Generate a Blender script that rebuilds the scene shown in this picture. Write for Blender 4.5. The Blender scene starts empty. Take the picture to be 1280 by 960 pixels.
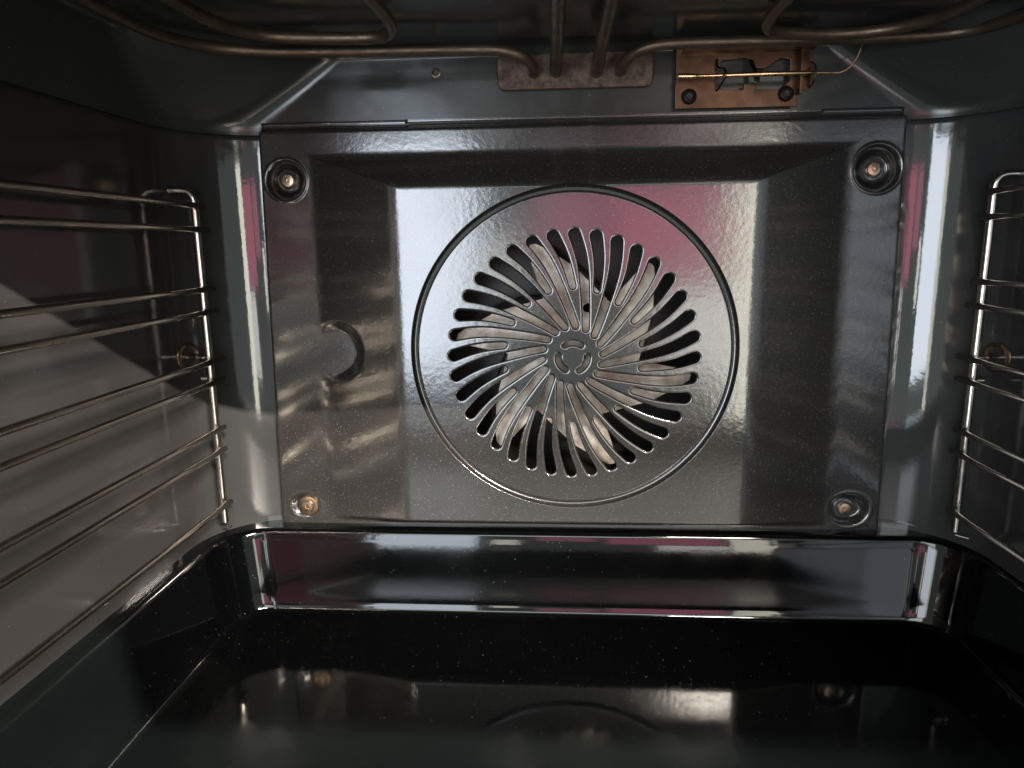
import bpy, bmesh, math, random
from mathutils import Matrix, Vector
from mathutils.geometry import delaunay_2d_cdt
random.seed(7)
R = math.radians
C = bpy.context.scene.collection
scene = bpy.context.scene

# ------------------------------------------------------------------ camera
cam = bpy.data.cameras.new('camera')
cam.sensor_width = 36.0
cam.lens = 36.0 * 875.31 / 1280.0
cam.clip_start = 0.005
cam.clip_end = 50
camo = bpy.data.objects.new('camera', cam)
C.objects.link(camo)
rot = (Matrix.Rotation(R(3.8637), 3, 'Z') @ Matrix.Rotation(R(-11.0161), 3, 'X') @
       Matrix.Rotation(R(0.7869), 3, 'Y') @ Matrix.Rotation(R(90), 3, 'X'))
camo.matrix_world = Matrix.Translation((-0.0083, -0.4107, 0.1488)) @ rot.to_4x4()
scene.camera = camo

# ------------------------------------------------------------------ light
w = bpy.data.worlds.new('World')
scene.world = w
w.use_nodes = True
bg = w.node_tree.nodes['Background']
bg.inputs[0].default_value = (0.86, 1.0, 0.96, 1)
bg.inputs[1].default_value = 0.45


def area(name, x0, x1, z0, z1, y, radiance, col, aim=None):
    l = bpy.data.lights.new(name, 'AREA')
    l.shape = 'RECTANGLE'
    l.size = x1 - x0
    l.size_y = z1 - z0
    l.energy = radiance * math.pi * l.size * l.size_y
    l.color = col
    o = bpy.data.objects.new(name, l)
    C.objects.link(o)
    o.location = ((x0 + x1) / 2, y, (z0 + z1) / 2)
    o.rotation_euler = (R(90), 0, 0)
    return o


area('window_light', -0.80, -0.24, -0.22, 0.44, -1.60, 8.5, (0.80, 0.88, 1.0))
area('warm_cloth_bounce', 0.13, 0.45, 0.05, 0.335, -1.62, 2.3, (1.0, 0.20, 0.36))
area('warm_cloth_bounce', -0.07, 0.10, 0.13, 0.335, -1.62, 1.9, (1.0, 0.24, 0.42))
area('cream_wall_light', 0.48, 0.67, -0.40, 0.40, -1.64, 6.5, (1.0, 0.95, 0.80))
area('cream_patch_light', -0.20, -0.125, -0.02, 0.16, -1.65, 6.0, (1.0, 0.95, 0.82))  # unseen lamp added for a small cream patch in the reflections
area('pale_floor_bounce', 0.27, 0.47, -0.22, 0.03, -1.63, 4.5, (1.0, 0.97, 0.93))
area('far_cream_light', -0.98, -0.84, -0.40, 0.42, -1.66, 4.5, (1.0, 0.95, 0.80))  # added lamp, stands in for an unseen cream surface at far left
area('upper_room_light', -0.75, 0.55, 0.52, 0.86, -1.70, 6.2, (0.94, 1.0, 0.97))
# long thin lamp under a kitchen cupboard, up and to the right
st = area('strip_lamp', 0.72, 1.46, 1.138, 1.152, -1.93, 7200.0, (1.0, 0.90, 0.80))
st.rotation_euler = (R(90 - 29), 0, 0)
area('ceiling_lamp', 0.42, 0.74, 1.36, 1.46, -1.93, 380.0, (1.0, 0.90, 0.78))

scene.view_settings.view_transform = 'Standard'
scene.view_settings.look = 'None'
scene.view_settings.exposure = 0.15
scene.view_settings.gamma = 1.0


# ------------------------------------------------------------------ materials
def mat(name, col, rough=0.4, metal=0.0, ior=1.5, spec=0.5):
    m = bpy.data.materials.new(name)
    m.use_nodes = True
    b = m.node_tree.nodes['Principled BSDF']
    b.inputs['Base Color'].default_value = (*col, 1)
    b.inputs['Roughness'].default_value = rough
    b.inputs['Metallic'].default_value = metal
    b.inputs['IOR'].default_value = ior
    return m


def nodes(m):
    nt = m.node_tree
    return nt, nt.nodes, nt.links, nt.nodes['Principled BSDF']


def obj_coord(nt):
    return nt.nodes.new('ShaderNodeTexCoord').outputs['Object']


def noise(nt, co, scale, detail=3, rough=0.5, dim='3D'):
    n = nt.nodes.new('ShaderNodeTexNoise')
    n.inputs['Scale'].default_value = scale
    n.inputs['Detail'].default_value = detail
    n.inputs['Roughness'].default_value = rough
    nt.links.new(co, n.inputs['Vector'])
    return n


def ramp(nt, sock, stops):
    r = nt.nodes.new('ShaderNodeValToRGB')
    el = r.color_ramp.elements
    while len(el) < len(stops):
        el.new(0.5)
    for e, (p, c) in zip(el, stops):
        e.position = p
        e.color = (*c, 1) if len(c) == 3 else c
    nt.links.new(sock, r.inputs[0])
    return r


def math_node(nt, op, a, b=None):
    n = nt.nodes.new('ShaderNodeMath')
    n.operation = op
    for k, v in ((0, a), (1, b)):
        if v is None:
            continue
        if isinstance(v, (int, float)):
            n.inputs[k].default_value = v
        else:
            nt.links.new(v, n.inputs[k])
    return n.outputs[0]


def enamel(name, base, rough, ior=1.6, flecks=0.5, fleck_col=(0.42, 0.40, 0.37), peel=0.0, tint=None, smear=0.0):
    m = mat(name, base, rough, 0, ior)
    nt, N, L, b = nodes(m)
    co = obj_coord(nt)
    cl = noise(nt, co, 9, 3)
    tint = tint or tuple(c * 0.7 for c in base)
    rc = ramp(nt, cl.outputs['Fac'], [(0.3, tint), (0.7, base)])
    last = rc.outputs[0]
    if flecks > 0:
        for sc, thr, keep in ((1150, 0.17, 1 - 0.030 * flecks), (2300, 0.24, 1 - 0.05 * flecks)):
            v = N.new('ShaderNodeTexVoronoi')
            v.inputs['Scale'].default_value = sc
            wv = noise(nt, co, sc * 0.8, 1)
            mx0 = N.new('ShaderNodeMix'); mx0.data_type = 'VECTOR'
            mx0.inputs[0].default_value = 0.0012
            L.new(co, mx0.inputs[4]); L.new(wv.outputs['Color'], mx0.inputs[5])
            L.new(mx0.outputs[1], v.inputs['Vector'])
            sep = N.new('ShaderNodeSeparateColor')
            L.new(v.outputs['Color'], sep.inputs[0])
            sel = math_node(nt, 'GREATER_THAN', sep.outputs[0], keep)
            near = math_node(nt, 'LESS_THAN', v.outputs['Distance'], thr)
            f = math_node(nt, 'MULTIPLY', sel, near)
            mx = N.new('ShaderNodeMix'); mx.data_type = 'RGBA'
            L.new(f, mx.inputs[0]); L.new(last, mx.inputs[6])
            mx.inputs[7].default_value = (*fleck_col, 1)
            last = mx.outputs[2]
    L.new(last, b.inputs['Base Color'])
    rn = noise(nt, co, 28, 4, 0.6)
    rr = N.new('ShaderNodeMapRange')
    rr.inputs[1].default_value = 0.35; rr.inputs[2].default_value = 0.75
    rr.inputs[3].default_value = rough * (1 - smear * 0.4); rr.inputs[4].default_value = rough * (1.25 + smear)
    L.new(rn.outputs['Fac'], rr.inputs[0])
    L.new(rr.outputs[0], b.inputs['Roughness'])
    if peel > 0:
        pn = noise(nt, co, 330, 2)
        bp = N.new('ShaderNodeBump')
        bp.inputs['Strength'].default_value = peel
        bp.inputs['Distance'].default_value = 0.0004
        L.new(pn.outputs['Fac'], bp.inputs['Height'])
        L.new(bp.outputs[0], b.inputs['Normal'])
    return m


def worn_metal(name, c1, c2, rough, scale=60, metal=1.0, bump=0.0):
    m = mat(name, c1, rough, metal)
    nt, N, L, b = nodes(m)
    co = obj_coord(nt)
    n1 = noise(nt, co, scale, 5, 0.65)
    rc = ramp(nt, n1.outputs['Fac'], [(0.35, c1), (0.68, c2)])
    L.new(rc.outputs[0], b.inputs['Base Color'])
    n2 = noise(nt, co, scale * 2.3, 4, 0.6)
    rr = N.new('ShaderNodeMapRange')
    rr.inputs[1].default_value = 0.3; rr.inputs[2].default_value = 0.7
    rr.inputs[3].default_value = rough * 0.7; rr.inputs[4].default_value = rough * 1.35
    L.new(n2.outputs['Fac'], rr.inputs[0])
    L.new(rr.outputs[0], b.inputs['Roughness'])
    if bump:
        bp = N.new('ShaderNodeBump')
        bp.inputs['Strength'].default_value = bump
        bp.inputs['Distance'].default_value = 0.0004
        L.new(n2.outputs['Fac'], bp.inputs['Height'])
        L.new(bp.outputs[0], b.inputs['Normal'])
    return m


M_WALL = enamel('wall_enamel', (0.043, 0.0445, 0.0435), 0.055, 1.78, 0.06, peel=0.05, smear=0.5)
M_SIDE = enamel('side_enamel', (0.041, 0.0395, 0.0395), 0.10, 1.42, 0.06, peel=0.05, smear=0.5)
M_ROOF = enamel('roof_enamel', (0.041, 0.045, 0.041), 0.15, 1.5, 0.15, peel=0.05, smear=0.6)
M_PANEL = enamel('panel_enamel', (0.0265, 0.0252, 0.0232), 0.125, 1.88, 1.6, (0.26, 0.25, 0.23), peel=0.14, smear=0.15)
M_FLOOR = enamel('floor_enamel', (0.0012, 0.0015, 0.0015), 0.055, 1.52, 0.10, fleck_col=(0.3, 0.3, 0.28), peel=0.02, smear=0.5)
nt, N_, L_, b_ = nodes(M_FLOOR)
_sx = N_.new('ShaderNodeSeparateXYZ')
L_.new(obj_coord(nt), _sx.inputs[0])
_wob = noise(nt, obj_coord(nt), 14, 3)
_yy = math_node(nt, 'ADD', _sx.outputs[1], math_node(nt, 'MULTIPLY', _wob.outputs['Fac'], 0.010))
_front = N_.new('ShaderNodeMapRange')  # floor turns paler, greener and rougher towards the front
_front.interpolation_type = 'SMOOTHSTEP'
_front.inputs[1].default_value = -0.1130; _front.inputs[2].default_value = -0.1330
L_.new(_yy, _front.inputs[0])
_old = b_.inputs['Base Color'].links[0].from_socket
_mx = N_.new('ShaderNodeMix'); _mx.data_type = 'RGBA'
L_.new(_front.outputs[0], _mx.inputs[0]); L_.new(_old, _mx.inputs[6]); _mx.inputs[7].default_value = (0.0032, 0.0049, 0.0048, 1)
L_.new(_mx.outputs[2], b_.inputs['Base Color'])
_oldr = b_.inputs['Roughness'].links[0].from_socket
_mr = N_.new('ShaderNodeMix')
L_.new(_front.outputs[0], _mr.inputs[0]); L_.new(_oldr, _mr.inputs[2]); _mr.inputs[3].default_value = 0.24
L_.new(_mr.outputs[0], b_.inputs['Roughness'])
M_CHROME = worn_metal('chromed_wire', (0.74, 0.70, 0.65), (0.60, 0.54, 0.47), 0.18, 60)
M_RAIL = worn_metal('heat_stained_wire', (0.46, 0.41, 0.35), (0.40, 0.35, 0.29), 0.23, 12)
M_TUBE = worn_metal('oxidised_tube', (0.105, 0.076, 0.055), (0.165, 0.12, 0.084), 0.42, 70, 0.75, 0.15)
M_RUST = worn_metal('rusty_plate', (0.050, 0.030, 0.022), (0.165, 0.112, 0.082), 0.60, 190, 0.35, 0.3)
M_COPPER = worn_metal('heat_tinted_steel', (0.075, 0.044, 0.029), (0.150, 0.093, 0.060), 0.36, 55, 1.0, 0.1)
M_BRASS = worn_metal('brass_rod', (0.78, 0.56, 0.34), (0.62, 0.42, 0.24), 0.28, 80)
M_FAN = worn_metal('aluminised_sheet', (0.26, 0.215, 0.165), (0.52, 0.48, 0.43), 0.46, 85, 0.75, 0.25)
M_DARK = mat('blackened_steel', (0.012, 0.011, 0.010), 0.45, 0.3)
M_SCREW = worn_metal('screw_steel', (0.72, 0.55, 0.40), (0.50, 0.36, 0.24), 0.28, 200)
M_RIVET = worn_metal('dark_rivet', (0.045, 0.030, 0.022), (0.09, 0.06, 0.045), 0.5, 200, 0.4)
M_WASHER = worn_metal('brown_washer', (0.22, 0.15, 0.10), (0.36, 0.25, 0.17), 0.38, 150)


# ------------------------------------------------------------------ helpers
def link_mesh(name, bm_or_mesh, m, parent=None, smooth=True, angle=None):
    if isinstance(bm_or_mesh, bmesh.types.BMesh):
        me = bpy.data.meshes.new(name)
        bm_or_mesh.to_mesh(me)
        bm_or_mesh.free()
    else:
        me = bm_or_mesh
        me.name = name
    for p in me.polygons:
        p.use_smooth = smooth
    me.materials.clear()
    me.materials.append(m)
    if smooth and angle is not None:
        try:
            me.set_sharp_from_angle(angle=R(angle))
        except Exception:
            pass
    o = bpy.data.objects.new(name, me)
    C.objects.link(o)
    if parent:
        o.parent = parent
    return o


def thing(name, label, cat, group=None, loc=(0, 0, 0)):
    o = bpy.data.objects.new(name, None)
    o.empty_display_size = 0.02
    C.objects.link(o)
    o.location = loc
    o['label'] = label
    o['category'] = cat
    if group:
        o['group'] = group
    return o


def structure(o):
    o['kind'] = 'structure'
    return o


def keep_world(o, parent):
    o.parent = parent
    o.matrix_parent_inverse = Matrix.Translation(-Vector(parent.location))
    return o


def catmull(pts, n=8, closed=False):
    pts = [Vector(p) for p in pts]
    out = []
    for i in range(len(pts) - 1):
        p0 = pts[max(i - 1, 0)]; p1 = pts[i]; p2 = pts[i + 1]; p3 = pts[min(i + 2, len(pts) - 1)]
        for k in range(n):
            t = k / n
            out.append(0.5 * ((2 * p1) + (p2 - p0) * t + (2 * p0 - 5 * p1 + 4 * p2 - p3) * t * t +
                              (3 * p1 - p0 - 3 * p2 + p3) * t ** 3))
    out.append(pts[-1])
    return out


def rounded(pts, rad, n=6):
    """polyline with its corners rounded"""
    pts = [Vector(p) for p in pts]
    out = [pts[0]]
    for i in range(1, len(pts) - 1):
        a, b, c = pts[i - 1], pts[i], pts[i + 1]
        d1 = (a - b); d2 = (c - b)
        t = min(rad, d1.length * 0.49, d2.length * 0.49)
        p = b + d1.normalized() * t; q = b + d2.normalized() * t
        for k in range(n + 1):
            s = k / n
            out.append((1 - s) ** 2 * p + 2 * s * (1 - s) * b + s * s * q)
    out.append(pts[-1])
    return out


def add_tube(bm, pts, rad, seg=14, cap=True):
    pts = [Vector(p) for p in pts]
    rads = rad if isinstance(rad, (list, tuple)) else [rad] * len(pts)
    t0 = (pts[1] - pts[0]).normalized()
    up = Vector((0, 0, 1)) if abs(t0.z) < 0.9 else Vector((1, 0, 0))
    nrm = (up - t0 * up.dot(t0)).normalized()
    rings = []
    for i, p in enumerate(pts):
        if i == 0: t = pts[1] - pts[0]
        elif i == len(pts) - 1: t = pts[-1] - pts[-2]
        else: t = (pts[i + 1] - pts[i]).normalized() + (pts[i] - pts[i - 1]).normalized()
        t.normalize()
        nrm = (nrm - t * nrm.dot(t)).normalized()
        bn = t.cross(nrm)
        rings.append([bm.verts.new(p + (nrm * math.cos(a) + bn * math.sin(a)) * rads[i])
                      for a in [2 * math.pi * k / seg for k in range(seg)]])
    for a, b in zip(rings, rings[1:]):
        for k in range(seg):
            bm.faces.new((a[k], a[(k + 1) % seg], b[(k + 1) % seg], b[k]))
    if cap:
        for r_, flip in ((rings[0], True), (rings[-1], False)):
            vs = list(reversed(r_)) if flip else r_
            bm.faces.new(vs)
    return bm


def tube(name, pts, rad, m, parent=None, seg=14):
    bm = bmesh.new()
    add_tube(bm, pts, rad, seg)
    bmesh.ops.recalc_face_normals(bm, faces=bm.faces)
    return link_mesh(name, bm, m, parent, True, 50)


def lathe_y(name, prof, cx, cy, cz, m, parent=None, seg=40, angle=35):
    """prof: (radius, y offset) pairs, revolved about the y axis through (cx, cz)"""
    bm = bmesh.new()
    rings = []
    for r_, y in prof:
        if r_ < 1e-7:
            rings.append([bm.verts.new((cx, cy + y, cz))])
        else:
            rings.append([bm.verts.new((cx + r_ * math.cos(a), cy + y, cz + r_ * math.sin(a)))
                          for a in [2 * math.pi * k / seg for k in range(seg)]])
    for a, b in zip(rings, rings[1:]):
        if len(a) == 1 and len(b) == 1:
            continue
        for k in range(seg):
            k2 = (k + 1) % seg
            if len(a) == 1: bm.faces.new((a[0], b[k2], b[k]))
            elif len(b) == 1: bm.faces.new((a[k], a[k2], b[0]))
            else: bm.faces.new((a[k], a[k2], b[k2], b[k]))
    bmesh.ops.recalc_face_normals(bm, faces=bm.faces)
    return link_mesh(name, bm, m, parent, True, angle)


def sheet(name, outlines, thick, bevel, m, parent=None, y=0.0, res=2, squash=1.0):
    """flat sheet in the xz plane cut from closed outlines (first one is the rim, the rest are holes); its front face lies at y"""
    cu = bpy.data.curves.new(name, 'CURVE')
    cu.dimensions = '2D'
    cu.fill_mode = 'BOTH'
    cu.extrude = max(thick / 2 - bevel, 0.0)
    cu.bevel_depth = bevel
    cu.bevel_resolution = res
    cu.offset = -bevel
    for pts in outlines:
        s = cu.splines.new('POLY')
        s.points.add(len(pts) - 1)
        for p, (x, z) in zip(s.points, pts):
            p.co = (x, z, 0, 1)
        s.use_cyclic_u = True
    tmp = bpy.data.objects.new(name, cu)
    C.objects.link(tmp)
    dg = bpy.context.evaluated_depsgraph_get()
    me = bpy.data.meshes.new_from_object(tmp.evaluated_get(dg))
    bpy.data.objects.remove(tmp)
    bpy.data.curves.remove(cu)
    # curve plane xy, +z towards the viewer  ->  world x, z, -y
    me.transform(Matrix(((1, 0, 0, 0), (0, 0, -squash, y + thick * squash / 2), (0, 1, 0, 0), (0, 0, 0, 1))))
    o = link_mesh(name, me, m, parent, True, 40)
    return o


def circle(cx, cz, r_, n=64):
    return [(cx + r_ * math.cos(2 * math.pi * k / n), cz + r_ * math.sin(2 * math.pi * k / n)) for k in range(n)]


def capsule(path, widths, n=7):
    """closed outline round a centre line with round ends; path of (x, z), widths = half widths"""
    P = [Vector((x, z)) for x, z in path]
    left, right = [], []
    for i, p in enumerate(P):
        t = (P[min(i + 1, len(P) - 1)] - P[max(i - 1, 0)]).normalized()
        nn = Vector((-t.y, t.x))
        left.append(p + nn * widths[i]); right.append(p - nn * widths[i])

    def cap(p, t, wd):
        a0 = math.atan2(-t.x, t.y)   # right side direction
        base = math.atan2(t.y, t.x)
        return [p + Vector((math.cos(base - math.pi / 2 + math.pi * k / n), math.sin(base - math.pi / 2 + math.pi * k / n))) * wd
                for k in range(1, n)]
    tend = (P[-1] - P[-2]).normalized(); tst = (P[0] - P[1]).normalized()
    out = right + cap(P[-1], tend, widths[-1]) + left[::-1] + cap(P[0], tst, widths[0])
    return [(v.x, v.y) for v in out]


def box(bm, x0, x1, y0, y1, z0, z1):
    vs = [bm.verts.new((x, y, z)) for x in (x0, x1) for y in (y0, y1) for z in (z0, z1)]
    for f in ((0, 1, 3, 2), (4, 6, 7, 5), (0, 4, 5, 1), (2, 3, 7, 6), (0, 2, 6, 4), (1, 5, 7, 3)):
        bm.faces.new([vs[i] for i in f])


def sstep(a, b, x):
    t = min(max((x - a) / (b - a), 0.0), 1.0)
    return t * t * (3 - 2 * t)


# ------------------------------------------------------------------ the setting: oven cavity
XL, XR, YB, YF = -0.222, 0.226, 0.006, -0.365
ZS = 0.2150          # seam between lower and upper liner
ZC = 0.2580          # ceiling
RC = 0.0475


def loft(rows, closed=False):
    bm = bmesh.new()
    vr = [[bm.verts.new(p) for p in row] for row in rows]
    for a, b in zip(vr, vr[1:]):
        n = len(a)
        for k in range(n - 1 + (1 if closed else 0)):
            bm.faces.new((a[k], a[(k + 1) % n], b[(k + 1) % n], b[k]))
    return bm


def arc(cx, cy, r_, a0, a1, n):
    return [(cx + r_ * math.cos(R(a0 + (a1 - a0) * k / n)), cy + r_ * math.sin(R(a0 + (a1 - a0) * k / n))) for k in range(n + 1)]


# lower liner: two side walls with the rounded rear corners, one sheet each, ending just behind the fan cover
def lower_side(sgn, xw):
    cx = xw - sgn * RC
    a = arc(cx, YB - RC, RC, 0 if sgn > 0 else 180, 90, 22)
    plan = [(xw, YF), (xw, YF * 0.55), (xw, YF * 0.3)] + a + [(cx - sgn * 0.012, YB)]
    rows = []
    for z, lip in [(-0.0225, 0), (0.02, 0), (0.07, 0), (0.12, 0), (0.17, 0), (0.2115, 0), (0.2141, 0), (0.2141, 0.002)]:
        rows.append([(x + sgn * (lip if i < len(plan) - 4 else 0), y + (lip if i > 3 else 0), z) for i, (x, y) in enumerate(plan)])
    o = link_mesh('wall', loft(rows), M_WALL)
    o.data.materials.append(M_SIDE)
    for p in o.data.polygons:
        if abs(p.normal.x) > 0.93:
            p.material_index = 1
    structure(o)
    return o


lower_side(-1, XL)
lower_side(1, XR)


# upper liner: walls that turn into chamfered rear corners and the ceiling
TL = RC * math.tan(R(22.5))


def upper_plan(t, inset=0.0):
    def corner(sgn, xw):
        c_y = (YB - RC + TL) * (1 - t) + (-0.060) * t
        b_x = (xw - sgn * (RC - TL)) * (1 - t) + (xw - sgn * 0.084) * t
        tau = TL * (1 - t) + 0.007 * t
        Cc = Vector((xw, c_y)); Bb = Vector((b_x, YB))
        d = (Bb - Cc).normalized()
        pts = []
        for p, u, v in ((Cc, Vector((0, -1)), d), (Bb, -d, Vector((-sgn, 0)))):
            a = p + u * tau; b = p + v * tau
            for k in range(9):
                s = k / 8
                pts.append((1 - s) ** 2 * a + 2 * s * (1 - s) * p + s * s * b)
        return pts
    L_ = corner(-1, XL); R_ = corner(1, XR)
    pl = [Vector((XL, YF)), Vector((XL, YF * 0.4))] + L_ + [Vector((-0.03, YB)), Vector((0.04, YB))] + R_[::-1] + [Vector((XR, YF * 0.4)), Vector((XR, YF))]
    return pl


rows = []
for z, ins in ((0.2142, -0.0012), (0.2147, 0), (0.2160, 0), (0.2190, 0), (0.222, 0), (0.232, 0), (0.242, 0), (0.2530, 0),
               (0.2550, 0.0006), (0.2568, 0.0021), (0.2578, 0.0040), (ZC, 0.0062)):
    t = min(max((z - 0.2195) / (0.2530 - 0.2195), 0), 1)
    pl = upper_plan(t)
    row = []
    for i, p in enumerate(pl):
        a = pl[max(i - 1, 0)]; b = pl[min(i + 1, len(pl) - 1)]
        d = (b - a)
        d = d.normalized() if d.length > 1e-9 else Vector((0, 1))
        nn = Vector((d.y, -d.x))       # inward
        row.append((p.x + nn.x * ins, p.y + nn.y * ins, z))
    rows.append(row)
# ceiling fill as the last rows shrinking to a centre line
last = rows[-1]
for f in (0.75, 0.35, 0.0):
    rows.append([(0.002 + (x - 0.002) * f, YF if y < YF + 1e-4 else (-0.2 + (y + 0.2) * (0.3 + 0.7 * f) if f else -0.2), ZC) for (x, y, z) in last])
up = loft(rows)
bmesh.ops.remove_doubles(up, verts=up.verts, dist=1e-6)
structure(link_mesh('ceiling', up, M_ROOF, None, True, 40))

# rear wall strip between upper liner seam and fan cover is the back wall itself
bm = bmesh.new()
vs = [bm.verts.new(p) for p in ((-0.205, YB + 0.0005, 0.19), (0.209, YB + 0.0005, 0.19), (0.209, YB + 0.0005, 0.222), (-0.205, YB + 0.0005, 0.222))]
bm.faces.new(vs)
structure(link_mesh('wall', bm, M_ROOF, None, False))

# dark chamber behind the fan cover
bm = bmesh.new()
box(bm, -0.178, 0.178, 0.0072, 0.060, -0.03, 0.2145)
for f in [f for f in bm.faces if f.calc_center_median().y < 0.0075]:
    bm.faces.remove(f)
M_CHAM = enamel('chamber_enamel', (0.012, 0.011, 0.010), 0.30, 1.5, 0.1)
structure(link_mesh('wall', bm, M_CHAM, None, False))

# floor: ledge, sunken pan with rounded corners
ZR, ZF = -0.0210, -0.0700
XRL, XRR, YRB = -0.2125, 0.2235, -0.0112


def pan_path(off, rad):
    """U path (left front -> back -> right front) inset by off, corner radius rad"""
    xl, xr, yb = XRL + off, XRR - off, YRB - off
    p = [(xl, YF), (xl, -0.30), (xl, -0.25), (xl, -0.18), (xl, -0.12), (xl, -0.08), (xl, yb - rad - 0.008)]
    p += arc(xl + rad, yb - rad, rad, 180, 90, 18)
    m = 16
    p += [(xl + rad + (xr - xl - 2 * rad) * k / m, yb) for k in range(1, m)]
    p += arc(xr - rad, yb - rad, rad, 90, 0, 18)
    p += [(xr, yb - rad - 0.008), (xr, -0.08), (xr, -0.12), (xr, -0.18), (xr, -0.25), (xr, -0.30), (xr, YF)]
    return p


RAD = 0.026
DISH = 0.0
prof = [(-0.0160, ZR), (-0.0030, ZR), (-0.0016, ZR - 0.0001), (-0.0006, ZR - 0.0005), (0.0002, ZR - 0.0014), (0.0007, ZR - 0.0026)]
n = 8
for k in range(1, n):
    f = k / n
    prof.append((0.0007 + (0.0098 - 0.0007) * f, ZR - 0.0026 + (ZF + 0.0026 + 0.0002 - ZR) * f))
prof += [(0.0098, ZF + 0.0024), (0.0104, ZF + 0.0012), (0.0113, ZF + 0.0004), (0.0125, ZF + 0.0001), (0.0150, ZF)]
rows = []
for off, z in prof:
    rr = max(RAD - off * 0.35, 0.012) if off > 0 else RAD - off
    rows.append([(x, y, z) for x, y in pan_path(off, rr)])
inner = rows[-1]
h = len(inner) // 2
for f in (0.97, 0.93, 0.88, 0.82, 0.75, 0.68, 0.6, 0.5, 0.35, 0.2, 0.0):
    row = []
    for (x, y, z) in inner:
        nx_, ny_ = 0.0055 + (x - 0.0055) * f, (y if y < -0.3 else -0.3 + (y + 0.3) * (0.15 + 0.85 * f))
        side = sstep(0.205, 0.17, abs(nx_ - 0.0055))
        row.append((nx_, ny_, ZF - DISH * min(max(-0.028 - ny_, 0.0), 0.10) * side))
    rows.append(row)
bm = loft(rows)
# front wall of the pan and the sill in front of it
ZSILL = -0.044
ff = [(XRL - 0.013, ZSILL), (XRR + 0.013, ZSILL), (XRR + 0.013, ZF - 0.002), (XRL - 0.013, ZF - 0.002)]
fv = [bm.verts.new((x, YF + 0.003, z)) for x, z in ff]
bm.faces.new(fv)
sv = [bm.verts.new(p) for p in ((XRL - 0.013, YF - 0.03, ZSILL), (XRR + 0.013, YF - 0.03, ZSILL))]
bm.faces.new((fv[0], sv[0], sv[1], fv[1]))
bmesh.ops.remove_doubles(bm, verts=bm.verts, dist=1e-6)
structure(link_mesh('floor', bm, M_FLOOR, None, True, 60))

# ------------------------------------------------------------------ fan cover
cover = thing('fan_cover', 'black speckled enamel rear cover with raised centre and spiral slotted fan grille', 'fan cover')
H = 0.010
RCX, RCZ = 0.0, 0.0889          # ring centre
SCX, SCZ = 0.0, 0.0866          # spiral centre
R_IN, R_OUT = 0.0905, 0.0941
CUPS = [(-0.1652, 0.1887, 0.0118), (0.1655, 0.1886, 0.0130), (-0.1659, -0.0094, 0.0086), (0.1639, -0.0085, 0.0110)]
CUP_DEPTH = [0.0050, 0.0060, 0.0018, 0.0045]
CUP_R = [0.0145, 0.0152, 0.0135, 0.0145]


def ramp01(t, b):
    if t <= -b: return 0.0
    if t < b: return (t + b) ** 2 / (4 * b)
    if t <= 1 - b: return t
    if t < 1 + b: return 1 - (1 + b - t) ** 2 / (4 * b)
    return 1.0


def relief(x, z):
    """height of the pressed cover towards the viewer"""
    u = (0.1512 - abs(x - 0.0004)) / 0.0498
    wv = (0.2010 - z) / 0.0172
    su, sw = ramp01(u, 0.09), ramp01(wv, 0.14)
    d = H * min(su, sw) * (1 - sstep(-0.0146, -0.0192, z) if z < -0.0146 else 1.0)
    if x < -0.10 and 0.06 < z < 0.12:
        rr = math.hypot(x + 0.142, z - 0.089)
        d *= sstep(0.0120, 0.0190, rr)
    # cups for the fixing screws
    for (cx, cz, r_), dep in zip(CUPS, CUP_DEPTH):
        rr = math.hypot(x - cx, z - cz)
        if rr < r_ + 0.003:
            d -= dep * (1 - sstep(r_ * 0.52, r_ - 0.0004, rr))
            d += (0.0006 if cz > 0.1 else 0.00015) * math.exp(-((rr - r_ - 0.0002) / 0.0007) ** 2)
    # ring groove
    rr = math.hypot(x - RCX, z - RCZ)
    # top bevel, side roll
    if z > 0.2150:
        top = 0.2222 if (x > 0.136 or x < -0.094) else 0.2203
        d -= 0.0046 * sstep(0.2150, 0.2180, z) * (1.0 if z < top - 0.0012 else 0.72)
    e = abs(x)
    if e > 0.1785:
        d -= 0.0045 * min(1.0, ((e - 0.1785) / 0.0026) ** 2)
    return d


def taper(x, z):
    k = sstep(0.150, 0.178, abs(x))
    return x * (1 + k * ((0.2215 - z) / 0.245) * 0.024)


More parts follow.
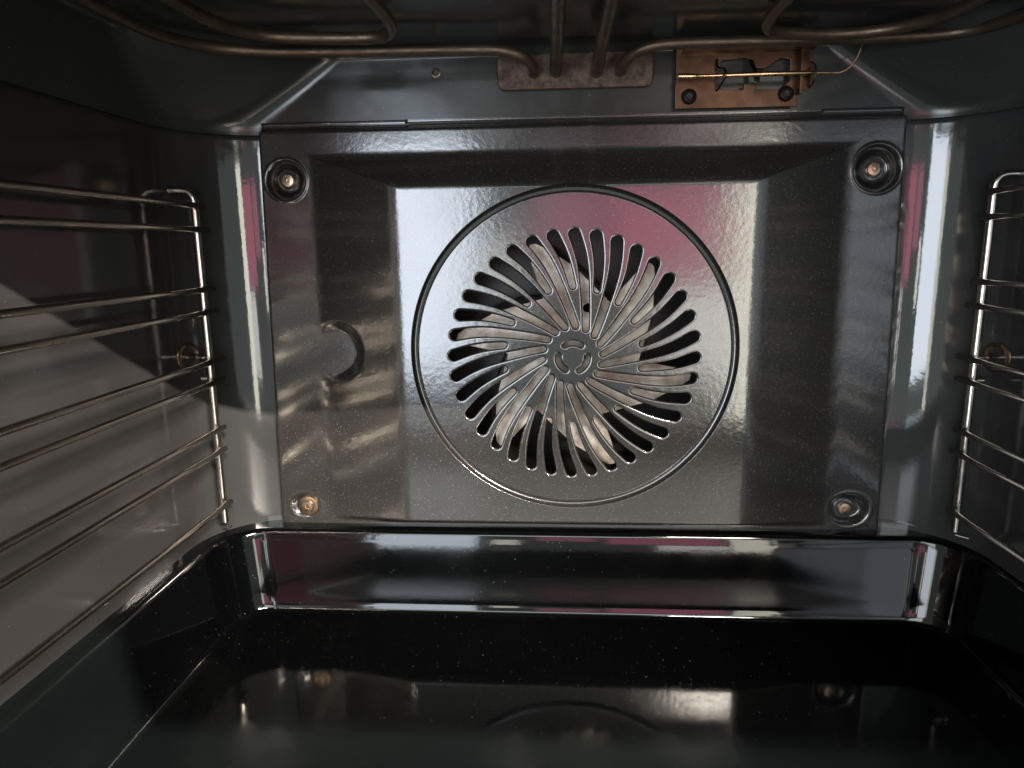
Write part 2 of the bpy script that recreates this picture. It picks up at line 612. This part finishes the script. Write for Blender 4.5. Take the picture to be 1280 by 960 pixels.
def build_panel():
    dx = 0.0008
    nx = int(round(0.1812 * 2 / dx)); z0, z1 = -0.0275, 0.2210
    nz = int(round((z1 - z0) / dx))
    xs = [-0.1812 + 0.3624 * i / nx for i in range(nx + 1)]
    zs = [z0 + (z1 - z0) * j / nz for j in range(nz + 1)]
    holes = [(RCX, RCZ, 0.0944, 220)] + [(c[0], c[1], r_, 72) for c, r_ in zip(CUPS, CUP_R)]
    verts, faces = [], []
    idx = {}

    def vid(i, j):
        if (i, j) not in idx:
            idx[(i, j)] = len(verts)
            verts.append((xs[i], zs[j]))
        return idx[(i, j)]

    def inhole(x, z):
        for h_, (cx, cz, r_, n_) in enumerate(holes):
            if (x - cx) ** 2 + (z - cz) ** 2 < (r_ + 0.00035) ** 2:
                return h_
        return -1
    ins = [[inhole(x, z) for z in zs] for x in xs]
    removed = {}
    for i in range(nx):
        for j in range(nz):
            hs = {ins[i][j], ins[i + 1][j], ins[i][j + 1], ins[i + 1][j + 1]} - {-1}
            if hs:
                removed[(i, j)] = hs.pop()
            else:
                faces.append((vid(i, j), vid(i + 1, j), vid(i + 1, j + 1), vid(i, j + 1)))
    # bridge each ragged hole to its circle
    circ_ids = []
    for h_, (cx, cz, r_, n_) in enumerate(holes):
        cells = {c for c, hh in removed.items() if hh == h_}
        edges = {}
        for (i, j) in cells:
            for a, b, nb in (((i, j), (i + 1, j), (i, j - 1)), ((i + 1, j), (i + 1, j + 1), (i + 1, j)),
                             ((i + 1, j + 1), (i, j + 1), (i, j + 1)), ((i, j + 1), (i, j), (i - 1, j))):
                if nb not in cells:
                    edges[a] = b
        pts, gids, edg = [], [], []
        loc = {}
        for a in edges:
            g_ = Vector((xs[a[0]] - cx, zs[a[1]] - cz)); rl = g_.length
            g_ *= (r_ + 1.06 * (rl - r_)) / rl          # keeps three stair corners off one straight line
            loc[a] = len(pts); pts.append(Vector((cx + g_.x, cz + g_.y))); gids.append(vid(*a))
        for a, b in edges.items():
            edg.append((loc[a], loc[b]))
        c0 = len(pts); ids = []
        for k in range(n_):
            an = 2 * math.pi * k / n_
            p = Vector((cx + r_ * math.cos(an), cz + r_ * math.sin(an)))
            pts.append(p); ids.append(len(verts)); gids.append(len(verts)); verts.append((p.x, p.y))
            edg.append((c0 + k, c0 + (k + 1) % n_))
        circ_ids.append(ids)
        vo, eo, fo, ov, oe, of = delaunay_2d_cdt(pts, edg, [], 0, 1e-7)
        for f in fo:
            cen = sum((vo[q] for q in f), Vector((0, 0))) / len(f)
            if (cen.x - cx) ** 2 + (cen.y - cz) ** 2 < (r_ * math.cos(math.pi / n_)) ** 2 - 1e-9:
                continue
            rc_ = cen - Vector((cx, cz))
            rc_ *= (r_ + (rc_.length - r_) / 1.06) / rc_.length
            ci = int((cx + rc_.x - xs[0]) / (xs[1] - xs[0])); cj = int((cz + rc_.y - zs[0]) / (zs[1] - zs[0]))
            if (ci, cj) not in cells:
                continue
            g = [gids[ov[q][0]] for q in f]
            if len(set(g)) >= 3:
                faces.append(tuple(g))
    P = [(taper(x, z), -relief(x, z), z) for x, z in verts]
    # polar infill: ring groove
    cx, cz, r0, n_ = holes[0]
    prev = circ_ids[0]
    for r_, dep in ((0.0942, 0.0), (0.0940, 0.00025), (0.09385, 0.0007), (0.0937, 0.0016), (0.0934, 0.0026), (0.0928, 0.0032), (0.0920, 0.0034), (0.0885, 0.0036)):
        cur = []
        for k in range(n_):
            an = 2 * math.pi * k / n_
            cur.append(len(P)); P.append((cx + r_ * math.cos(an), -H + dep, cz + r_ * math.sin(an)))
        for k in range(n_):
            faces.append((prev[k], prev[(k + 1) % n_], cur[(k + 1) % n_], cur[k]))
        prev = cur
    # polar infill: cups, with a hole for the screw left closed by a flat seat
    for (cx, cz, r0, n_), ids in zip(holes[1:], circ_ids[1:]):
        prev = ids
        m_ = 26
        for q in range(1, m_):
            r_ = r0 * (1 - q / m_)
            cur = []
            for k in range(n_):
                an = 2 * math.pi * k / n_
                x, z = cx + r_ * math.cos(an), cz + r_ * math.sin(an)
                cur.append(len(P)); P.append((taper(x, z), -relief(x, z), z))
            for k in range(n_):
                faces.append((prev[k], prev[(k + 1) % n_], cur[(k + 1) % n_], cur[k]))
            prev = cur
        faces.append(tuple(prev))
    me = bpy.data.meshes.new('panel')
    me.from_pydata(P, [], faces)
    me.validate()
    bm = bmesh.new(); bm.from_mesh(me)
    bmesh.ops.recalc_face_normals(bm, faces=bm.faces)
    if sum(f.normal.y for f in bm.faces) > 0:
        bmesh.ops.reverse_faces(bm, faces=bm.faces)
    bpy.data.meshes.remove(me)
    return link_mesh('panel', bm, M_PANEL, cover, True, 62)


build_panel()

# grille disc with 36 swept slots and three hub slots
outl = [circle(RCX, RCZ, R_IN, 200)]
TH = [(0.0720, 0.0), (0.0650, -2.4), (0.0580, -4.9), (0.0475, -7.8), (0.0348, -11.6), (0.0252, -17.3), (0.0192, -23.0), (0.0160, -27.0)]


def sweep_angle(r_):
    for (ra, aa), (rb, ab) in zip(TH, TH[1:]):
        if r_ >= rb:
            f = (ra - r_) / (ra - rb)
            return aa + (ab - aa) * f
    return TH[-1][1]


BV = 0.00125
for k in range(36):
    a0 = 90.3 - 10 * k
    long_ = (k % 2 == 0)
    r1, r0 = 0.0692, (0.0175 if long_ else 0.0404)
    path, wid = [], []
    m = 14 if long_ else 9
    for q in range(m + 1):
        f = q / m
        r_ = r1 + (r0 - r1) * f
        a = a0 + sweep_angle(r_)
        path.append((r_ * math.cos(R(a)), r_ * math.sin(R(a))))
        wd = 0.00300 - 0.00135 * (r1 - r_) / (r1 - 0.0175) if long_ else 0.00300 - 0.00150 * (r1 - r_) / (r1 - 0.040) * 0.9
        wid.append(wd)
    # smooth the centre line
    for _ in range(3):
        path = [path[0]] + [((path[i - 1][0] + 2 * path[i][0] + path[i + 1][0]) / 4, (path[i - 1][1] + 2 * path[i][1] + path[i + 1][1]) / 4)
                            for i in range(1, len(path) - 1)] + [path[-1]]
    outl.append([(SCX + x, SCZ + z) for x, z in capsule(path, wid)])
for a in (90, 206, -30):
    path = [(0.0084 * math.cos(R(a + s)), 0.0084 * math.sin(R(a + s))) for s in range(-34, 35, 4)]
    outl.append([(SCX + x, SCZ + z - 0.0005) for x, z in capsule(path, [0.0014] * len(path), 5)])
M_GRILLE = M_PANEL
sheet('grille', outl, 0.0030, BV, M_GRILLE, cover, y=-H - 0.0001, res=5, squash=0.6)

# fixing screws
for i, ((cx, cz, r_), dep) in enumerate(zip(CUPS, CUP_DEPTH)):
    big = i != 2
    y0 = dep
    if i == 2:
        s = lathe_y('screw', [(0.0072, 0.0), (0.0071, -0.0010), (0.0062, -0.0022), (0.0040, -0.0028), (0.0031, -0.0026), (0.0030, -0.0020), (0.0, -0.0020)],
                    cx, y0 - 0.0008, cz, M_WASHER, cover, 40)
        s['label'] = 'screw with a wide brown domed washer'
        yh = y0 - 0.0028
    else:
        s = lathe_y('screw', [(0.0066, 0.0), (0.0066, -0.0014), (0.0058, -0.0022), (0.0046, -0.0023), (0.0040, -0.0016), (0.0, -0.0016)],
                    cx, y0 + 0.0001, cz, M_WALL, cover, 40)
        yh = y0 - 0.0015
    hd = lathe_y('screw_head', [(0.0037, 0.0), (0.0037, -0.0012), (0.0033, -0.0017), (0.0015, -0.0019), (0.0012, -0.0012), (0.0, -0.0011)],
                 cx, yh, cz, M_SCREW, s, 32)

# ------------------------------------------------------------------ fan behind the grille
fan = thing('fan', 'cream metal fan wheel with six swept blades behind the slotted grille', 'fan')
YFAN = 0.006
FX, FZ = 0.0005, 0.0840
out = []
K = 0.000226
for k in range(6):
    th = 110 - 60 * k
    for rr, an in ((306, th + 3.2), (315, th + 1.0), (313, th - 1.6), (302, th - 4.0), (240, th - 20), (174, th - 53)):
        out.append((FX + rr * K * math.cos(R(an)), FZ + rr * K * math.sin(R(an))))
holes_f = [circle(FX + 135 * K * math.cos(R(a)), FZ + 135 * K * math.sin(R(a)), 0.0026, 20) for a in (74, -34, 186)]
sheet('hub_plate', [out] + holes_f, 0.0012, 0.0003, M_FAN, fan, y=YFAN)
for k in range(6):
    th = 110 - 60 * k
    pa = [(rr * K, an) for rr, an in ((302, th - 4.2), (272, th - 11), (240, th - 20.2), (206, th - 35), (176, th - 52.5))]
    bm = bmesh.new()
    ra, rb = [], []
    for r_, an in pa:
        ra.append((FX + r_ * math.cos(R(an)), YFAN + 0.0008, FZ + r_ * math.sin(R(an))))
        r2 = r_ * 1.015; an2 = an - 4.0
        rb.append((FX + r2 * math.cos(R(an2)), YFAN + 0.017, FZ + r2 * math.sin(R(an2))))
    va = [bm.verts.new(p) for p in ra]; vb = [bm.verts.new(p) for p in rb]
    for q in range(len(va) - 1):
        bm.faces.new((va[q], va[q + 1], vb[q + 1], vb[q]))
    bmesh.ops.solidify(bm, geom=bm.faces[:], thickness=0.0009)
    link_mesh('blade', bm, M_FAN, fan, True, 30)
lathe_y('hub_nut', [(0.0075, 0.0), (0.0075, -0.0030), (0.0066, -0.0038), (0.0, -0.0040)], FX, YFAN, FZ, M_FAN, fan, 6, 20)

# ------------------------------------------------------------------ heating element
heat = thing('heating_element', 'brown oxidised grill heating tube looped under the oven ceiling with rusty mounting plate', 'heating element', loc=(0.0, 0.0, 0.2445))
RT = 0.00285


def ht(name, pts, r_=RT, n=8):
    o = tube(name, catmull(pts, n), r_, M_TUBE, None, 16)
    return keep_world(o, heat)


Z5 = 0.2500
outer_l = [(-0.0219, 0.004, 0.2432), (-0.0219, -0.004, 0.2434), (-0.0224, -0.0105, 0.2446), (-0.0268, -0.0175, 0.2470), (-0.0360, -0.0212, 0.2492),
           (-0.0500, -0.0222, Z5), (-0.0900, -0.0250, Z5), (-0.1320, -0.0274, Z5), (-0.1600, -0.0315, Z5), (-0.1790, -0.0400, Z5), (-0.1915, -0.0530, Z5),
           (-0.1985, -0.0720, Z5), (-0.2000, -0.1050, Z5), (-0.2000, -0.2000, Z5), (-0.2000, -0.3300, Z5)]
outer_r = [(0.0255, 0.004, 0.2427), (0.0255, -0.004, 0.2429), (0.0262, -0.0105, 0.2444), (0.0310, -0.0175, 0.2470), (0.0400, -0.0212, 0.2492),
           (0.0540, -0.0222, Z5), (0.0900, -0.0218, Z5), (0.1533, -0.0203, Z5), (0.1760, -0.0212, Z5), (0.1906, -0.0262, Z5), (0.1990, -0.0370, Z5),
           (0.2030, -0.0560, Z5), (0.2035, -0.1000, Z5), (0.2035, -0.2000, Z5), (0.2035, -0.3300, Z5)]
ht('tube', outer_l)
ht('tube', outer_r)
inner_l = [(-0.0930, -0.3200, Z5), (-0.0900, -0.2000, Z5), (-0.0860, -0.1200, Z5), (-0.0845, -0.0900, Z5), (-0.0850, -0.0700, Z5), (-0.0885, -0.0560, Z5), (-0.0985, -0.0492, Z5),
           (-0.1235, -0.0510, Z5), (-0.1440, -0.0560, Z5), (-0.1570, -0.0680, Z5), (-0.1640, -0.0900, Z5), (-0.1660, -0.1300, Z5), (-0.1660, -0.2000, Z5), (-0.1660, -0.3200, Z5)]
inner_r = [(0.0930, -0.3200, Z5), (0.0900, -0.2000, Z5), (0.0880, -0.1200, Z5), (0.0875, -0.0850, Z5), (0.0880, -0.0620, Z5), (0.0910, -0.0450, Z5), (0.1000, -0.0350, Z5),
           (0.1272, -0.0290, Z5), (0.1480, -0.0325, Z5), (0.1610, -0.0430, Z5), (0.1690, -0.0620, Z5), (0.1710, -0.1000, Z5), (0.1715, -0.2000, Z5), (0.1715, -0.3200, Z5)]
ht('tube', inner_l)
ht('tube', inner_r)
ht('tube', [(-0.0096, 0.004, 0.2438), (-0.0095, -0.012, 0.2442), (-0.0088, -0.04, 0.2475), (-0.0085, -0.0824, Z5), (-0.0085, -0.2, Z5), (-0.0300, -0.29, Z5), (-0.0930, -0.3200, Z5)], 0.0034)
ht('tube', [(0.0124, 0.004, 0.2432), (0.0126, -0.012, 0.2437), (0.0133, -0.04, 0.2473), (0.0139, -0.0800, Z5), (0.0145, -0.2, Z5), (0.0320, -0.29, Z5), (0.0930, -0.3200, Z5)], 0.0034)


def rrect(x0, x1, z0, z1, r_, n=6):
    pts = []
    for cx, cz, a in ((x1 - r_, z1 - r_, 0), (x0 + r_, z1 - r_, 90), (x0 + r_, z0 + r_, 180), (x1 - r_, z0 + r_, 270)):
        pts += [(cx + r_ * math.cos(R(a + 90 * k / n)), cz + r_ * math.sin(R(a + 90 * k / n))) for k in range(n + 1)]
    return pts


pl = keep_world(sheet('mounting_plate', [rrect(-0.0420, 0.0436, 0.2350, 0.2535, 0.0038)], 0.0030, 0.0006, M_RUST, None, y=0.0024), heat)
for cx, cz in ((-0.0368, 0.2446), (0.0375, 0.2442)):
    rv = lathe_y('rivet', [(0.0030, 0.0), (0.0029, -0.0008), (0.0022, -0.0013), (0.0, -0.0014)], cx, 0.0023, cz, M_RIVET, None, 24)
    rv.parent = pl
    rv.matrix_parent_inverse = Matrix.Translation(-Vector(heat.location))
for cx, cz in ((-0.0219, 0.2433), (-0.0096, 0.2439), (0.0124, 0.2433), (0.0255, 0.2428)):
    cl = lathe_y('collar', [(0.0050, 0.0), (0.0049, -0.0010), (0.0040, -0.0018), (0.0033, -0.0018)], cx, 0.0023, cz, M_RIVET, None, 24)
    cl.parent = pl
    cl.matrix_parent_inverse = Matrix.Translation(-Vector(heat.location))

# ------------------------------------------------------------------ temperature sensor
sens = thing('temperature_sensor', 'copper coloured sensor bracket with thin brass probe right of the mounting plate', 'sensor', loc=(0.088, 0.0, 0.2376))


def S(o, parent=None):
    p = parent or sens
    o.parent = p
    o.matrix_parent_inverse = Matrix.Translation(-Vector(sens.location))
    return o


cut = [(0.0773, 0.2316), (0.0918, 0.2312), (0.0921, 0.2341), (0.0981, 0.2339), (0.0986, 0.2315), (0.1114, 0.2307), (0.1160, 0.2350),
       (0.1160, 0.2459), (0.1113, 0.2469), (0.1032, 0.2419), (0.0977, 0.2420), (0.0927, 0.2474), (0.0801, 0.2466), (0.0773, 0.2414)]
br = S(sheet('bracket', [[(0.0556, 0.2224), (0.1207, 0.2220), (0.1199, 0.2515), (0.0553, 0.2528)], cut], 0.0012, 0.0002, M_COPPER, None, y=0.0))
bm = bmesh.new()
box(bm, 0.0585, 0.1270, -0.0085, 0.0, 0.2500, 0.2510)
S(link_mesh('flange', bm, M_COPPER, None, False))
bm = bmesh.new()
box(bm, 0.1196, 0.1206, -0.0070, -0.0002, 0.2275, 0.2500)
box(bm, 0.1206, 0.1262, -0.0012, -0.0002, 0.2300, 0.2500)
box(bm, 0.1252, 0.1260, -0.0060, -0.0012, 0.2315, 0.2410)
S(link_mesh('flange', bm, M_COPPER, None, False))
bm = bmesh.new()
vs = [bm.verts.new(p) for p in ((0.0935, -0.0006, 0.2470), (0.0962, -0.0006, 0.2460), (0.0992, -0.0045, 0.2365), (0.0990, -0.0050, 0.2338), (0.0962, -0.0045, 0.2345), (0.0955, -0.0040, 0.2400))]
bm.faces.new(vs)
bmesh.ops.solidify(bm, geom=bm.faces[:], thickness=0.0008)
S(link_mesh('spring_tongue', bm, M_DARK, None, False))
pr = [(0.0556, -0.0070, 0.2375), (0.0640, -0.0070, 0.2373), (0.0655, -0.0070, 0.2373), (0.0670, -0.0070, 0.2373), (0.0785, -0.0070, 0.2373), (0.1000, -0.0070, 0.2374),
      (0.1230, -0.0070, 0.2373), (0.1240, -0.0070, 0.2373), (0.1330, -0.0070, 0.2371), (0.1345, -0.0070, 0.2371), (0.1390, -0.0070, 0.2369)]
S(tube('probe', pr, [0.0014, 0.0014, 0.0011, 0.0008, 0.0010, 0.0013, 0.0012, 0.0009, 0.0008, 0.0005, 0.0005], M_BRASS, None, 14))
S(tube('capillary_wire', catmull([(0.1392, -0.0070, 0.2369), (0.1420, -0.0072, 0.2378), (0.1450, -0.0075, 0.2400), (0.1478, -0.0080, 0.2446), (0.1492, -0.0085, 0.2495), (0.1496, -0.0085, 0.256)], 6), 0.00042, M_BRASS, None, 8))
S(tube('clip', catmull([(0.0776, -0.0005, 0.2310), (0.0790, -0.0070, 0.2335), (0.0800, -0.0096, 0.2373), (0.0793, -0.0075, 0.2405), (0.0772, -0.0020, 0.2425), (0.0772, -0.0005, 0.2470)], 6), 0.0006, M_COPPER, None, 8))
S(tube('clip', catmull([(0.1262, -0.0020, 0.2310), (0.1264, -0.0085, 0.2330), (0.1265, -0.0095, 0.2373), (0.1263, -0.0080, 0.2410), (0.1262, -0.0015, 0.2440)], 6), 0.0004, M_COPPER, None, 8))
for cx, cz in ((0.0629, 0.2283), (0.1145, 0.2284)):
    sc_ = S(lathe_y('screw', [(0.0041, 0.0), (0.0041, -0.0008), (0.0033, -0.0020), (0.0024, -0.0024), (0.0021, -0.0022), (0.0018, -0.0012), (0.0, -0.0010)], cx, -0.0001, cz, M_DARK, None, 24))
    S(lathe_y('screw_socket', [(0.0012, 0.0), (0.0010, -0.0008), (0.0, -0.0009)], cx, -0.0010, cz, mat('bright_steel', (0.6, 0.58, 0.55), 0.25, 1.0) if 'bright_steel' not in bpy.data.materials else bpy.data.materials['bright_steel'], None, 6, 20), sc_)

# small hole rivet on the upper rear wall
rv = lathe_y('rivet', [(0.0027, 0.0), (0.0026, -0.0007), (0.0020, -0.0009), (0.0015, -0.0005), (0.0013, 0.0004), (0.0, 0.0005)], -0.0769, YB - 0.0001, 0.2459, M_WASHER, None, 28)
rv['label'] = 'small brown rivet alone on the upper rear wall'
rv['category'] = 'rivet'

# ------------------------------------------------------------------ shelf racks
ZRAIL = [0.1733, 0.1608, 0.1283, 0.1157, 0.0878, 0.0758, 0.0482, 0.0356, 0.0026]


def rack(sgn, xr, xw, yup, ends, label, hook):
    xu = xr + sgn * 0.0038
    rk = thing('shelf_rack', label, 'shelf rack', 'side racks of the oven', loc=(xu, yup, -0.0190))
    off = Vector((xu, yup, -0.0190))

    def P(o):
        o.parent = rk
        o.matrix_parent_inverse = Matrix.Translation(-off)
        return o
    for yy, nm in ((yup, 'upright'), (-0.335, 'upright')):
        pts = rounded([(xw, yy, hook), (xu, yy, hook), (xu, yy, -0.0095)], 0.0085, 8)
        u = P(tube(nm, pts, 0.0023, M_CHROME, None, 18))
        ft = tube('foot', [(xu, yy, -0.0085), (xu, yy, -0.0122), (xu, yy, -0.0130), (xu, yy, -0.0168), (xu, yy, -0.0180)], [0.0019, 0.0019, 0.0013, 0.0013, 0.0006], M_CHROME, None, 14)
        ft.parent = u
        ft.matrix_parent_inverse = Matrix.Translation(-off)
    for z, ye in zip(ZRAIL, ends):
        pts = [(xr, ye, z), (xr, ye - 0.0006, z), (xr, -0.1, z), (xr, -0.2, z), (xr, -0.345, z)]
        P(tube('rail', pts, [0.0012, 0.00165, 0.0017, 0.0017, 0.0017], M_RAIL, None, 14))
    zp = 0.0900 if sgn < 0 else 0.0882
    P(tube('pin', [(xu + sgn * 0.001, yup, zp), (xu + sgn * 0.0095, yup, zp), (xu + sgn * 0.0100, yup, zp), (xw + sgn * 0.002, yup, zp)], [0.0017, 0.0017, 0.0013, 0.0013], M_CHROME, None, 14))
    P(tube('pin', [(xu - sgn * 0.001, yup + 0.001, zp - 0.0125), (xu + sgn * 0.0060, yup + 0.001, zp - 0.0125), (xu + sgn * 0.0064, yup + 0.001, zp - 0.0125)], [0.0017, 0.0017, 0.001], M_CHROME, None, 14))
    # small side tab by the foot
    P(tube('tab', [(xu, yup, -0.0118), (xu - sgn * 0.004 if sgn < 0 else xu + 0.007, yup - 0.001, -0.0122 if sgn < 0 else -0.0135)], 0.0007, M_CHROME, None, 8))
    # pressed washer ring on the wall
    bm = bmesh.new()
    segs = 36
    prof_ = [(0.0080, 0.0), (0.0079, 0.0007), (0.0070, 0.0012), (0.0062, 0.0010), (0.0058, 0.0), (0.0056, -0.0004)]
    rings = []
    for r_, d in prof_:
        if r_ == 0:
            rings.append([bm.verts.new((xw - sgn * (0.0025), yup, zp))])
        else:
            rings.append([bm.verts.new((xw - sgn * (d + 0.0026 + 0.30 * r_ * math.cos(2 * math.pi * k / segs)), yup + r_ * math.cos(2 * math.pi * k / segs), zp + r_ * math.sin(2 * math.pi * k / segs))) for k in range(segs)])
    for a, b in zip(rings, rings[1:]):
        for k in range(segs):
            k2 = (k + 1) % segs
            bm.faces.new((a[k], a[k2], b[k2], b[k]) if len(b) > 1 else (a[k], a[k2], b[0]))
    bmesh.ops.recalc_face_normals(bm, faces=bm.faces)
    P(link_mesh('washer', bm, M_WASHER, None, True, 40))
    return rk


rack(-1, -0.2033, XL, -0.0275, [-0.0232 + d for d in (-.0015, .001, .001, .003, .006, .004, -.0015, -.003, -.002)],
     'chromed wire shelf rack on the left oven wall, its rails catching brown light', 0.1820)
rack(1, 0.2084, XR, -0.0280, [-0.0232 + d for d in (-.004, -.002, -.002, .001, .004, .003, .000, .001, -.003)],
     'chromed wire shelf rack on the right oven wall, seen against black enamel', 0.1820)
